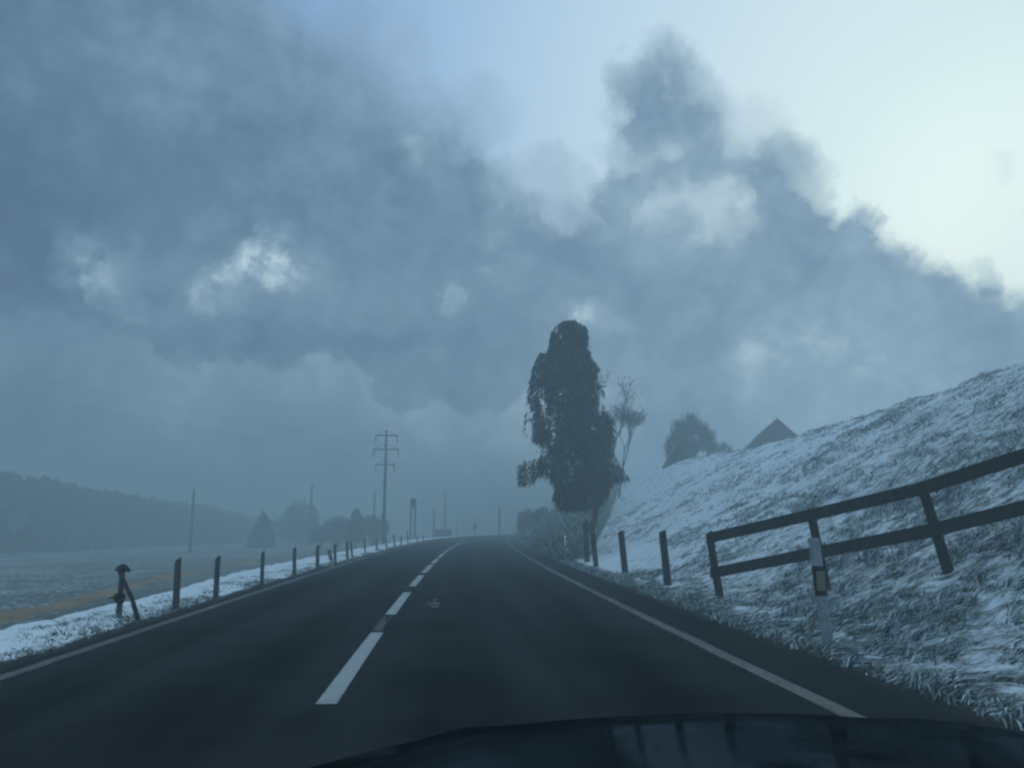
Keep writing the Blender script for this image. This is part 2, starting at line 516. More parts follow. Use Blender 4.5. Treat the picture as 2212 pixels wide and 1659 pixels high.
g = grass_field([
    # n, s0, s1, Y0, Y1, bias, blades, l0, l1, width, lean, threshold
    (11000, 3.55, 7.5, .8, 10, 1.0, 7, .10, .26, .014, .8, .49),
    (13000, 3.48, 8.5, 7, 20, 1.2, 5, .09, .21, .013, .5, .49),
    (1800, 3.46, 3.75, 1, 32, 1.3, 6, .06, .15, .012, .3, .35),
    (25000, 6.0, 17, 5, 24, 1.1, 5, .08, .19, .014, .3, .485),
    (11000, 6.0, 17, 22, 40, 1.1, 4, .09, .20, .018, .4, .52),
    (4000, 5, 17, 28, 66, 1.0, 4, .12, .22, .022, .4, .52),
    (4000, 13, 19, 6, 50, 1.0, 6, .10, .22, .020, .4, .46),
    (2600, -5.0, -4.0, 5, 34, 1.3, 4, .04, .10, .011, .1, .53),
    (1300, -4.2, -4.0, 5, 60, 1.4, 6, .05, .11, .014, .0, .48),
    (2000, -9.5, -5.8, 8, 45, 1.0, 4, .06, .14, .014, .0, .48),
])
tag(link("grass", g, [grass_mat, frost_mat]), kind="stuff")

# brush on the far right bank
n = 40000
Y = 28.5 + 75*rng.random(n)**1.45
s = 3.55 + 9*rng.random(n)**1.1
X = s + xc(Y)
bx = 5.4+(Y-30)/4.0
keep = (X < bx+.5*(fbm(X, Y, 0, 4)-.5)*2) & (fbm(X*.8, Y*.5, 0, 55, 3) > .36)
X, Y, s = X[keep], Y[keep], s[keep]
n = len(X)
hgt = np.interp(s, [3.5, 4.2, 5.5, 8, 12], [.3, .6, 1.3, 2.1, 2.0])*np.clip((Y-26)/6, .6, 1)*(.55+.9*fbm(X*.7, Y*.5, 0, 21, 3))
lev = rng.random(n)**.8
base = np.stack([X, Y, H(X, Y)+hgt*lev*.85], -1)
a = rng.random(n)*6.283
d = np.stack([np.cos(a)*.6, np.sin(a)*.6, .5+rng.random(n)], -1); d /= np.linalg.norm(d, axis=1)[:, None]
bend = np.stack([np.cos(a)*.2, np.sin(a)*.2, -.3*rng.random(n)], -1)
tag(link("brush", strips("brush", base, d, perp(d), .2+.35*rng.random(n), .04+.07*rng.random(n), bend), brush_mat), kind="stuff")


# ------------------------------------------------------------------ foliage things
def foliage(name, pts, cen, L, W, mat, parent, droop=.8, out=.5):
    n = len(pts)
    o = pts - cen; o /= (np.linalg.norm(o, axis=1)[:, None]+1e-6)
    d = o*out + rand_unit(n)*.45 + np.array([0, 0, -droop]); d /= np.linalg.norm(d, axis=1)[:, None]
    bend = np.tile([0, 0, -.15], (n, 1)) + rand_unit(n)*.1
    return link(name, strips(name, pts, d, perp(d), L[0]+(L[1]-L[0])*rng.random(n), W[0]+(W[1]-W[0])*rng.random(n), bend), mat, parent)


def blob_points(n, c, r, seed, thr=.42, freq=1.6, shell=.45):
    out = []
    while sum(map(len, out)) < n:
        u = rand_unit(n)*(shell+(1-shell)*rng.random(n)[:, None])
        p = u*np.array(r)
        k = fbm((p[:, 0]+c[0])*freq, (p[:, 1]+c[1])*freq, (p[:, 2]+c[2])*freq, seed, 3) > thr
        out.append(p[k]+np.array(c))
    return np.concatenate(out)[:n]


def local(pts, o): return pts - np.array(o.location)


# --- the big dark tree
DT = 30.0
tb = at(1268, 1205, DT); tb[2] = Hf(tb[0], DT)-.05
tree = tag(empty("tree", tb), "tall dark tree with shaggy drooping crown standing at the end of the post row", "tree")
trunk_px = [(1266, 1215), (1272, 1170), (1284, 1120), (1292, 1080), (1288, 1030), (1270, 960), (1252, 880), (1240, 800), (1234, 730)]
tp = [at(x, y, DT) for x, y in trunk_px]; tp[0][2] = tb[2]-.1
V, F = tube_geo([p-tb for p in tp], [.16, .13, .12, .12, .11, .10, .08, .05, .02], 9)
limbs = []
for (x0, y0, x1, y1, dy) in ((1288, 1045, 1140, 1020, .8), (1290, 1060, 1205, 1060, -.9), (1290, 1050, 1345, 1040, .5), (1275, 980, 1160, 930, -1.0), (1272, 960, 1320, 920, .9), (1255, 890, 1155, 850, .8), (1250, 870, 1305, 840, -.8), (1243, 820, 1180, 770, .5), (1240, 800, 1285, 790, .5), (1268, 950, 1240, 900, -1.3), (1265, 940, 1270, 880, 1.3)):
    a, c = at(x0, y0, DT), at(x1, y1, DT); c = c+np.array([0, dy, 0]); m = (a+c)/2+np.array([0, 0, .18])
    tube_geo([a-tb, m-tb, c-tb], [.05, .035, .012], 6, V, F)
link("trunk", pymesh("trunk", V, F, True), bark, tree)
Lft = [(690, 1222), (702, 1205), (718, 1191), (756, 1188), (763, 1167), (798, 1155), (846, 1145), (916, 1139), (945, 1143), (960, 1155), (972, 1164), (990, 1158), (996, 1131), (1009, 1121), (1044, 1126), (1050, 1190), (1076, 1199), (1090, 1206), (1100, 1212)]
Rgt = [(690, 1248), (708, 1264), (760, 1270), (798, 1289), (820, 1285), (843, 1300), (888, 1299), (920, 1324), (968, 1318), (1000, 1330), (1035, 1350), (1042, 1318), (1054, 1312), (1076, 1304), (1090, 1300), (1100, 1296)]
pts = []
need = 34000
while sum(map(len, pts)) < need:
    m = 40000
    yv = 694+406*rng.random(m)**.88
    xl = np.interp(yv, [q[0] for q in Lft], [q[1] for q in Lft]); xr = np.interp(yv, [q[0] for q in Rgt], [q[1] for q in Rgt])
    r = np.sqrt(rng.random(m))**.8; a = rng.random(m)*6.283
    xx = (xl+xr)/2 + (xr-xl)/2*1.07*r*np.cos(a)
    hw = (xr-xl)/2/FPX*DT
    d = Fv[None]+Rv[None]*((xx-PW/2)/FPX)[:, None]-Uv[None]*((yv-PH/2)/FPX)[:, None]
    p = EYE + d*(DT/d[:, 1])[:, None]
    p[:, 1] += np.clip(hw, .2, 1.7)*r*np.sin(a)
    nz = .5*fbm(p[:, 0]*2.2, p[:, 1]*2.2, p[:, 2]*1.5, 41, 3)+.5*fbm(p[:, 0]*5.5, p[:, 1]*3.5, p[:, 2]*1.3, 43, 2)
    thr = np.interp(r, [0, .5, .8, 1], [.44, .46, .485, .52]) - np.interp(yv, [700, 780], [.04, 0])
    # open gaps on the left flank where pale sky shows between the lower boughs
    gap = (np.hypot((xx-1178)/26, (yv-1050)/26) < 1) | (np.hypot((xx-1167)/20, (yv-968)/16) < 1) & (rng.random(m) < .8)
    thin = rng.random(m) < np.interp(r, [0, .55, 1], [1, .95, .7])*np.interp(yv, [1070, 1100], [1, .4])
    lobe = (xx < 1196) & (yv > 985) & (rng.random(m) < .35)
    pts.append((p-tb)[(nz > thr) & ~gap & thin & ~lobe])
pts = np.concatenate(pts)[:need]
cen = np.stack([np.zeros(need)-.6, np.zeros(need), pts[:, 2]+.1], -1)
foliage("crown", pts, cen, (.08, .24), (.018, .05), leaf_dark, tree, droop=.9, out=.45)


# --- leafless trees
def branches(V, F, tips, p, d, L, r, depth, spread=.55, up=.25):
    q = p + d*L
    mid = (p+q)/2 + rand_unit(1)[0]*L*.06
    tube_geo([p, mid, q], [r, r*.85, r*.7], 5 if depth > 1 else 4, V, F, cap=False)
    if depth == 0: tips.append(q); return
    for k in range(random.choice((2, 3, 3))):
        e = d + rand_unit(1)[0]*spread + np.array([0, 0, up]); e /= np.linalg.norm(e)
        branches(V, F, tips, q if k else (p+q)/2+ (q-p)*random.uniform(.1, .5), e, L*random.uniform(.62, .82), r*.62, depth-1, spread, up)


def bare_tree(px, D, hpx, d0, label, depth, r, leafmat, nleaf, group, spread=.55, L=None, zoff=0.0):
    b = at(px[0], px[1], D); b[2] = Hf(b[0], D) if zoff is None else b[2]+zoff
    root = tag(empty("bare_tree", b), label, "tree", group)
    V, F, tips = [], [], []
    hh = hpx/FPX*D
    branches(V, F, tips, np.array([0, 0, -.3]), np.array(d0)/np.linalg.norm(d0), hh*.38 if L is None else L, r, depth, spread)
    link("trunk", pymesh("trunk", V, F, True), bark, root)
    if nleaf:
        tips = np.array(tips); k = rng.integers(0, len(tips), nleaf)
        pts = tips[k] + rng.normal(0, .16, (nleaf, 3))
        link("crown", strips("crown", pts, rand_unit(nleaf), rand_unit(nleaf), .06+.10*rng.random(nleaf), .02+.04*rng.random(nleaf), rand_unit(nleaf)*.2), leafmat, root)
    return root


random.seed(5); rng = np.random.default_rng(77)
bare_tree((1304, 1062), 42, 225, (.08, 0, 1), "thin leafless tree half hidden behind the big dark tree", 5, .075, leaf_olive, 1300, None, .40, 2.5, -1.0)
bare_tree((1336, 1035), 46, 150, (.14, 0, 1), "small leaning tree with pale leaf clumps right of the dark tree", 5, .065, leaf_olive, 3400, None, .55, 1.75, -.8)


def bush(name, label, cat, px, D, r, n, mat, seed, group=None, base_y=None, droop=-.6, L=(.12, .3), W=(.03, .08), thr=.42, twigs=10, shell=.3, lobes=()):
    """px is the middle of the crown; r its half sizes in metres; stems run down to the ground"""
    c = at(px[0], px[1], D)
    gz = Hf(c[0], D)
    b = np.array([c[0], c[1], gz])
    root = tag(empty(name, b), label, cat, group)
    pts = blob_points(n, c, r, seed, thr, 1.2/max(r[0], .5)+.5, shell)-b
    for (dx, dz, q, m) in lobes:
        pts = np.concatenate([pts, blob_points(m, c+np.array([dx, 0, dz]), [v*q for v in r], seed+9, thr, 1.6, .1)-b])
    pts = pts[pts[:, 2] > -.2]
    foliage("crown", pts, np.array([[0, 0, c[2]-gz-r[2]*.7]]), L, W, mat, root, droop=droop, out=.7)
    V, F = [], []
    for k in range(twigs):
        a = random.uniform(0, 6.283); q = np.array([math.cos(a)*r[0]*.6*random.random(), math.sin(a)*r[1]*.6*random.random(), c[2]-gz+r[2]*random.uniform(-.2, .8)])
        tube_geo([np.array([q[0]*.15, q[1]*.15, -.15]), q*np.array([.6, .6, .55]), q], [.05, .035, .01], 5, V, F)
    link("trunk", pymesh("trunk", V, F, True), bark, root)
    return root


bush("bush", "large rounded leafless bush rising over the snowy ridge beside the brown roof", "bush", (1494, 952), 58, (1.45, 1.2, 1.45), 3000, leaf_olive, 5, droop=-1.3, L=(.25, .75), W=(.012, .03), thr=.47, twigs=40, shell=.05, lobes=((-.75, .7, .55, 900), (-.1, 1.15, .5, 800), (.55, .75, .55, 900), (1.15, .1, .5, 900), (1.3, -.7, .55, 900), (-1.15, -.55, .6, 1200), (-1.1, -1.2, .6, 1200), (2.2, -.6, .3, 200), (2.7, -.75, .22, 90)))
bush("bush", "dark bush at the far end of the right bank where the road bends", "bush", (1138, 1134), 76, (.95, 1.2, 1.4), 2600, leaf_brown, 6, L=(.15, .4), W=(.05, .12), thr=.36)
bush("bush", "low bush with pointed top beside the dark bush at the bend", "bush", (1172, 1128), 70, (.9, 1.2, 1.15), 2000, leaf_mid, 8, L=(.15, .4), W=(.05, .12), thr=.36)


def conifer(label, px_top, base_y, half_px, D, n, mat, group=None, name="conifer_tree", power=.9):
    top = at(px_top[0], px_top[1], D); bot = at(px_top[0], base_y, D)
    gz = min(Hf(top[0], D), bot[2])
    b = np.array([top[0], D, gz])
    root = tag(empty(name, b), label, "tree", group)
    h = top[2]-gz; hw = half_px/FPX*D; hb = max(bot[2]-gz, .2)
    u = rng.random(n)**.75
    a = rng.random(n)*6.283
    r = hw*(u**power)*(.35+.65*rng.random(n))*(.72+.55*vnoise(u*9, a*1.5, 0, 5))
    z = h-(h-hb)*u
    pts = np.stack([r*np.cos(a), r*np.sin(a), z], -1)
    foliage("crown", pts, np.stack([0*z, 0*z, z+.2], -1), (.25*hw+.1, .5*hw+.15), (.06, .16), mat, root, droop=.45, out=.7)
    V, F = tube_geo([(0, 0, -.3), (0, 0, h*.5), (0, 0, h*.98)], [.12, .08, .015], 7)
    link("trunk", pymesh("trunk", V, F, True), bark, root)
    return root


conifer("faint green conifer standing alone below the end of the wooded hill", (569, 1102), 1185, 27, 92, 2600, leaf_mid)
conifer("dark pointed conifer rising above the brown bushes left of the tall crossarm pole", (770, 1098), 1165, 19, 82, 2200, leaf_brown, power=.55)
conifer("pale slim conifer close behind the bare mast in the tree cluster", (681, 1110), 1175, 16, 116, 1200, leaf_mid)
bush("bush", "broad pale tree clump around the foot of the mast between conifer and brown bushes", "bush", (650, 1130), 118, (2.6, 2.2, 3.1), 2600, leaf_mid, 12, L=(.3, .6), W=(.08, .2), thr=.40)
bush("bush", "low thicket left of the mast clump next to the lone conifer", "bush", (612, 1150), 124, (2.85, 2.0, 2.1), 1800, leaf_mid, 13, L=(.3, .6), W=(.08, .2), thr=.42)
bush("bush", "brown rounded bush left of the dark pointed conifer", "bush", (730, 1146), 88, (1.8, 1.6, 1.4), 1900, leaf_brown, 14, L=(.2, .5), W=(.06, .15), thr=.38)
bush("bush", "brown spreading bush between the dark pointed conifer and the tall crossarm pole", "bush", (808, 1142), 88, (1.6, 1.5, 1.45), 2100, leaf_brown, 15, L=(.2, .5), W=(.06, .15), thr=.38)
bush("bush", "small brown bush behind the roadside posts at the left of the brown group", "bush", (695, 1158), 86, (1.2, 1.2, .95), 1100, leaf_brown, 16, L=(.2, .4), W=(.06, .15), thr=.38)


# ------------------------------------------------------------------ houses behind the ridge
def house(px_apex, D, half, rise, depth, rot, label, bushy=False):
    ap = at(px_apex[0], px_apex[1], D)
    gz = Hf(ap[0], D)-.3
    root = tag(empty("house", (ap[0], ap[1], gz)), label, "house")
    root.rotation_euler = (0, 0, rot)
    zt = ap[2]-gz; ze = zt-rise
    V = [(-half, 0, 0), (half, 0, 0), (half, 0, ze), (0, 0, zt-.12), (-half, 0, ze), (-half, depth, 0), (half, depth, 0), (half, depth, ze), (0, depth, zt-.12), (-half, depth, ze)]
    F = [(0, 1, 2, 3, 4), (9, 8, 7, 6, 5), (1, 6, 7, 2), (5, 0, 4, 9), (0, 5, 6, 1)]
    link("wall", pymesh("wall", V, F), barn_wood, root)
    o = .5; k = rise/half; th = .16
    V, F = [], []
    for sg in (-1, 1):
        b0 = len(V)
        for y in (-o, depth+o):
            V += [(0, y, zt), (sg*(half+o), y, zt-k*(half+o)), (sg*(half+o), y, zt-k*(half+o)-th), (0, y, zt-th)]
        fs = [(0, 1, 2, 3), (7, 6, 5, 4), (0, 4, 5, 1), (1, 5, 6, 2), (2, 6, 7, 3)]
        F += [tuple(b0+i for i in (f if sg > 0 else f[::-1])) for f in fs]
    link("roof", pymesh("roof", V, F), roof_mat, root)
    V, F = box_geo((half*.35, -.025, ze*.55), 1.1, .09, 1.1)
    link("window", pymesh("window", V, F), plastic_black, root)
    return root


house((1677, 905), 56, 3.6, 3.55, 9, math.radians(-14), "brown gabled house whose peak shows above the snowy ridge, right of the bush")
house((1466, 958), 54, 1.0, 1.55, 3, math.radians(-10), "small brown roof showing at the foot of the rounded bush on the ridge")


# ------------------------------------------------------------------ poles
def pole_base(x, base_y, D, bury=.3):
    p = at(x, base_y, D)
    g = Hf(p[0], D)
    return np.array([p[0], D, g])


def mast(x, top_y, D, r, label, group="bare masts along the railway", head=None):
    b = pole_base(x, 1150, D)
    t_ = at(x, top_y, D)
    h = t_[2]-b[2]
    root = tag(empty("utility_pole", b), label, "pole", group)
    V, F = tube_geo([(0, 0, -.4), (0, 0, h*.5), (0, 0, h-.25), (0, 0, h)], [r*1.15, r, r*.85, r*.35], 10)
    link("pole", pymesh("pole", V, F, True), pole_wood, root)
    if head == "arm":
        V, F = box_geo((.35, 0, h-.9), .9, .07, .09)
        tube_geo([(.75, 0, h-.9), (.75, 0, h-.65)], [.05, .03], 6, V, F)
        link("crossarm", pymesh("crossarm", V, F), metal_grey, root)
    if head == "sign":
        V, F = [], []
        hz = (at(x, 1139, D)[2]-b[2])
        w = .45
        V = [(-w, -.03, hz), (0, -.03, hz-w*1.3), (w, -.03, hz), (0, -.03, hz+w*1.3), (-w, .0, hz), (0, .0, hz-w*1.3), (w, 0, hz), (0, 0, hz+w*1.3)]
        F = [(0, 1, 2, 3), (7, 6, 5, 4), (0, 4, 5, 1), (1, 5, 6, 2), (2, 6, 7, 3), (3, 7, 4, 0)]
        V = [(v[0], v[1]-r*1.2, v[2]) for v in V]
        link("sign_plate", pymesh("sign_plate", V, F), metal_grey, root)
    return root


mast(413, 1058, 78, .12, "plain bare mast standing in front of the wooded hill on the left")
mast(670, 1043, 100, .12, "plain mast rising out of the pale tree clump")
mast(807, 1059, 104, .11, "thin mast just left of the tall crossarm pole")
mast(937, 1098, 106, .10, "shorter thin mast at the left end of the low hut")
mast(961, 1063, 108, .11, "taller thin mast rising behind the low hut")
mast(1026, 1114, 118, .07, "short signpost with diamond plate between the low hut and the bend", "roadside poles at the bend", "sign")
mast(1079, 1092, 112, .14, "stout pole at the road bend just left of the dark bush", "roadside poles at the bend")
mast(986, 1124, 124, .06, "faint tiny post right of the low hut", "roadside poles at the bend")

# tall crossarm pole
D = 68.0
b0 = pole_base(828, 1180, D)
top = at(828, 928, D)[2]-b0[2]
root = tag(empty("power_pole", b0), "tall slim power pole with three crossarms and hanging insulators", "power pole")
V, F = tube_geo([(0, 0, -.5), (0, 0, top*.5), (0, 0, top-.2), (0, 0, top)], [.15, .115, .085, .03], 12)
link("pole", pymesh("pole", V, F, True), pole_wood, root)
ppx = FPX/D
arms = [(941, 23, 25), (971, 27, 28), (1004, 21, 20)]
ends = []
for (y, l, r) in arms:
    z = at(828, y, D)[2]-b0[2]
    V, F = box_geo(((r-l)/2/ppx, -.12, z), (l+r)/ppx, .09, .10)
    for sg in (-l, r): tube_geo([(0, -.1, z+.45), (sg*.9/ppx, -.1, z+.05)], [.018, .018], 5, V, F)
    arm = link("crossarm", pymesh("crossarm", V, F), metal_grey, root)
    for sg in (-l, r):
        V, F = [], []
        x = (sg*.95)/ppx
        zz = z-.08
        prof = []
        for k in range(5): prof += [((x, -.12, zz-.1*k-.02), .03), ((x, -.12, zz-.1*k-.05), .075), ((x, -.12, zz-.1*k-.08), .03)]
        prof.append(((x, -.12, zz-.62), .02))
        tube_geo([q[0] for q in prof], [q[1] for q in prof], 8, V, F)
        link("insulator", pymesh("insulator", V, F, True), glass_brown, arm)
        ends.append((b0[0]+x, b0[1]-.12, b0[2]+zz-.62))
# conductors that run from the two upper arms down the valley to the left
for k, (e, tx, lab) in enumerate(((ends[0], (-40, 770), "faint power cable from the topmost left insulator to the upper left"), (ends[2], (-60, 812), "faint power cable from the middle left insulator to the upper left"))):
    q = at(tx[0], tx[1], 52.0)
    a = np.array(e); P_ = []
    for i in range(25):
        u = i/24*1.6
        p = a+(q-a)*u; p[2] -= 1.2*4*(u/1.6)*(1-u/1.6)*.5
        P_.append(p)
    V, F = tube_geo(P_, [.0065]*25, 5)
    tag(link("power_cable", pymesh("power_cable", V, F, True), metal_grey), lab, "cable", "power cables on the left")

# double pole with a box between the tops
D = 78.0
b0 = pole_base(891, 1167, D); ppx = FPX/D
h = at(891, 1076, D)[2]-b0[2]
root = tag(empty("transformer_pole", b0), "twin poles close together with a box mounted between their tops", "pole")
for sx in (-4.4, 4.4):
    V, F = tube_geo([(sx/ppx, 0, -.4), (sx/ppx, 0, h*.6), (sx/ppx, 0, h)], [.085, .08, .07], 9)
    link("pole", pymesh("pole", V, F, True), pole_wood, root)
V, F = box_geo((0, -.02, h-.5), 5.6/ppx, .22, .95)
link("transformer_box", pymesh("transformer_box", V, F), metal_grey, root)

# low hut
D = 104.0
p0, p1 = at(938, 1163, D), at(977, 1143, D)
gz = Hf((p0[0]+p1[0])/2, D)
w = p1[0]-p0[0]; hh = p1[2]-gz
root = tag(empty("hut", ((p0[0]+p1[0])/2, D, gz)), "low flat roofed hut beside the left edge of the road far ahead", "hut")
V, F = box_geo((0, 0, hh*.42), w*.92, 1.6, hh*.9)
link("wall", pymesh("wall", V, F), hut_mat, root)
V, F = [], []
V = [(-w/2, -.95, hh*.9), (w/2, -.95, hh*.78), (w/2, .95, hh*.78), (-w/2, .95, hh*.9), (-w/2, -.95, hh), (w*.36, -.95, hh*.97), (w*.36, .95, hh*.97), (-w/2, .95, hh)]
F = [(3, 2, 1, 0), (4, 5, 6, 7), (0, 1, 5, 4), (1, 2, 6, 5), (2, 3, 7, 6), (3, 0, 4, 7)]
link("roof", pymesh("roof", V, F), hut_mat, root)


# ------------------------------------------------------------------ fence posts
def post_geo(h, r, lean, seed, n=9, slant=.03):
    rr = random.Random(seed)
    V, F = [], []
    lv = [-.25, 0, h*.35, h*.7, h-.02, h]
    off = [rr.uniform(.85, 1.15) for _ in range(n)]
    for i, z in enumerate(lv):
        t = max(z, 0)/h
        k = 1.05-.12*t if i < 5 else .80
        for q in range(n):
            g = 6.283*q/n
            V.append((lean[0]*t+r*k*off[q]*math.cos(g), lean[1]*t+r*k*off[q]*math.sin(g), z+(slant*math.cos(g) if i >= 4 else 0)))
    for i in range(len(lv)-1):
        for q in range(n): a = i*n+q; c = i*n+(q+1) % n; F.append((a, c, c+n, a+n))
    F.append(tuple((len(lv)-1)*n+q for q in range(n)))
    return V, F


def fence_post(x_top, y_top, x_base, D, r, label, group, seed, mat):
    bx = at(x_base, 1200, D)
    gz = Hf(bx[0], D)
    t_ = at(x_top, y_top, D)
    V, F = post_geo(t_[2]-gz, r, (t_[0]-bx[0], 0), seed)
    o = link("fence_post", pymesh("fence_post", V, F, True), mat, None, (bx[0], D, gz))
    return tag(o, label, "fence post", group)


LG = "wooden fence posts along the left verge"
ordw = ["second", "third", "fourth", "fifth", "sixth", "seventh", "eighth", "ninth", "tenth", "eleventh", "twelfth", "thirteenth", "fourteenth", "fifteenth", "sixteenth", "seventeenth"]
left = [(385, 1208, 388, 1314, 12.2, .052), (471, 1203, 472, 1290, 14.1, .045), (568, 1192, 569, 1267, 16.6, .040), (636, 1184, 637, 1240, 20.6, .045), (686, 1179, 687, 1230, 23.2, .048),
        (723, 1176, 725, 1218, 26.4, .045), (749, 1169, 751, 1208, 30.2, .05), (758, 1169, 761, 1204, 31.8, .045), (787, 1166, 789, 1197, 35.4, .04), (813, 1162, 814, 1190, 39.8, .045),
        (833, 1161, 835, 1188, 43, .04), (850, 1155, 852, 1181, 47, .045), (866, 1158, 867, 1179, 51, .04), (880, 1147, 881, 1175, 55, .05), (902, 1157, 902, 1172, 61, .045), (914, 1156, 915, 1170, 66, .05)]
for i, (xt, yt, xb, yb, D, r) in enumerate(left):
    if i == 0: lab = "sturdy grey wooden post on left verge, the first one past the braced post"
    elif i == 6: lab = "grey post on left verge, nearer one of the closely set pair past the leaning delineator"
    elif i == 7: lab = "grey post on left verge, farther one of the closely set pair past the leaning delineator"
    elif i == 5: lab = "grey wooden post on left verge right beside the small leaning delineator"
    else: lab = f"grey wooden post on left verge, {ordw[i-1]} one past the braced post towards the bend"
    fence_post(xt, yt, xb, D+.42, r, lab, LG, 100+i, wood_grey)

RG = "wooden fence posts along the right bank"
fence_post(1281, 1153, 1288, 23.6, .075, "brown wooden post nearest the big tree's trunk on the right bank", RG, 201, wood_dark)
fence_post(1341, 1147, 1350, 20.0, .075, "brown wooden post midway between the dark tree and the rail fence", RG, 202, wood_dark)
fence_post(1431, 1147, 1441, 16.3, .075, "brown wooden post standing alone nearest the rail fence", RG, 203, wood_dark)
fence_post(1264, 1125, 1268, 27.0, .085, "tall dark post standing right in front of the big tree's trunk", RG, 204, wood_dark)

# braced post with a drooping cap
D = 11.2
bp = at(256, 1338, D); bp[2] = Hf(bp[0], D)
root = tag(empty("braced_post", bp), "weathered braced corner post with ragged drooping cap on the near left verge", "fence post")
zt = at(259, 1232, D)[2]-bp[2]
V, F = post_geo(zt, .034, (.0, 0), 55)
link("post", pymesh("post", V, F, True), wood_grey, root)
fp = at(293, 1345, D-.05)-bp; fp[2] = Hf(bp[0]+fp[0], D)-bp[2]-.1
V, F = tube_geo([(-.03, -.05, zt+.01), (.03+(fp[0]+.06)*.5, -.07, (zt+fp[2])*.5), (fp[0]+.06, -.05, fp[2])], [.026, .030, .034], 8)
link("brace", pymesh("brace", V, F, True), wood_dark, root)
V, F = [], []
n = 14
V.append((.0, 0, zt+.085))
for i in range(n):
    g = 6.283*i/n; V.append((.055*math.cos(g)-.01, .05*math.sin(g), zt+.05+random.uniform(-.015, .02)))
for i in range(n):
    g = 6.283*i/n; k = random.uniform(.45, 1.25); V.append((.125*k*math.cos(g)-.015, .10*k*math.sin(g), zt+.03-.07*k*random.random()))
for i in range(n):
    j = (i+1) % n; F.append((0, 1+i, 1+j)); F.append((1+i, 1+n+i, 1+n+j, 1+j)); 
F.append(tuple(1+n+i for i in range(n))[::-1])
m = 46
a = rng.random(m)*6.283
link("cap", pymesh("cap", V, F), dark_mat, root)
kz = at(253, 1292, D)[2]-bp[2]
V, F = [], []
for q in range(5):
    P_ = []
    for i in range(13):
        g = 6.283*i/12; rr = .055+.012*math.sin(q*2.1)
        P_.append((rr*math.cos(g)-.008, rr*math.sin(g), kz+.022*(q-2)+.015*math.sin(g*2+q)))
    tube_geo(P_, [.011]*13, 5, V, F)
tube_geo([(-.05, 0, kz), (-.10, -.02, kz+.012), (-.15, -.01, kz-.01)], [.012, .010, .005], 5, V, F)
link("wire_coil", pymesh("wire_coil", V, F, True), dark_mat, root)
# flat dark patch on the ground by its foot
V, F = [], []
c = at(316, 1350, 10.2); cx0, cy0 = c[0], 10.25
V.append((cx0, cy0, Hf(cx0, cy0)+.03))
for i in range(16):
    g = 6.283*i/16; q = random.uniform(.75, 1.15); x, y = cx0+.13*q*math.cos(g), cy0+.42*q*math.sin(g)
    V.append((x, y, Hf(x, y)+.012))
for i in range(16): F.append((0, 1+i, 1+(i+1) % 16))
tag(link("dark_patch", pymesh("dark_patch", V, F, True), dark_mat), kind="stuff")

# ------------------------------------------------------------------ rail fence on the right bank
def fplan(x):
    k = ray(x, 1135); k = k[0]/k[1]
    Dd_ = (4.4+.47*13.4)/(k+.47)
    return k*Dd_, Dd_


root_p = fplan(1540)
root = tag(empty("rail_fence", (root_p[0], root_p[1], Hf(*root_p))), "dark two rail wooden fence climbing the snowy bank on the right", "fence")
rb = np.array(root.location)
tops = [(1535, 1163), (1760, 1113), (2003, 1057), (2212, 993)]
lows = [(1540, 1238), (1760, 1195), (2010, 1148), (2212, 1100)]
T3 = [np.array([*fplan(x), at(x, y, fplan(x)[1])[2]]) for x, y in tops]
L3 = [np.array([*fplan(x), at(x, y, fplan(x)[1])[2]]) for x, y in lows]
dirv = (T3[3]-T3[0])[:2]; dirv /= np.linalg.norm(dirv)
nx = np.array([-dirv[1], dirv[0], 0]) if (-dirv[1]) < 0 else np.array([dirv[1], -dirv[0], 0])
ext = 2.0
for A in (T3, L3): A.append(A[3]+(A[3]-A[1])/np.linalg.norm((A[3]-A[1])[:2])*ext)


def board(A, hgt, thick, off):
    V, F = [], []
    for p in A:
        q = p-rb+nx*off
        for dz, dn in ((-hgt/2, -thick/2), (-hgt/2, thick/2), (hgt/2, thick/2), (hgt/2, -thick/2)):
            V.append(q+nx*dn+np.array([0, 0, dz]))
    for i in range(len(A)-1):
        for k in range(4): a = 4*i+k; c = 4*i+(k+1) % 4; F.append((a, c, c+4, a+4))
    F.append((3, 2, 1, 0)); F.append(tuple(4*(len(A)-1)+k for k in range(4)))
    return pymesh("rail", V, F)


for A in (T3, L3): link("rail", board(A, .165, .045, .085), wood_dark, root)
for (xt, yt, xb) in ((1531, 1150, 1549), (1752, 1100, 1776), (1998, 1044, 2040), (2290, 965, 2320)):
    bx, bd = fplan(xb); tx, td = fplan(xt)
    gz = Hf(bx, bd)
    zt = at(xt, yt, td)[2]-gz
    V, F = post_geo(zt, .062, ((tx-bx), (td-bd)), int(xt))
    V = [(v[0]+bx-rb[0], v[1]+bd-rb[1], v[2]+gz-rb[2]) for v in V]
    link("post", pymesh("post", V, F, True), wood_dark, root)


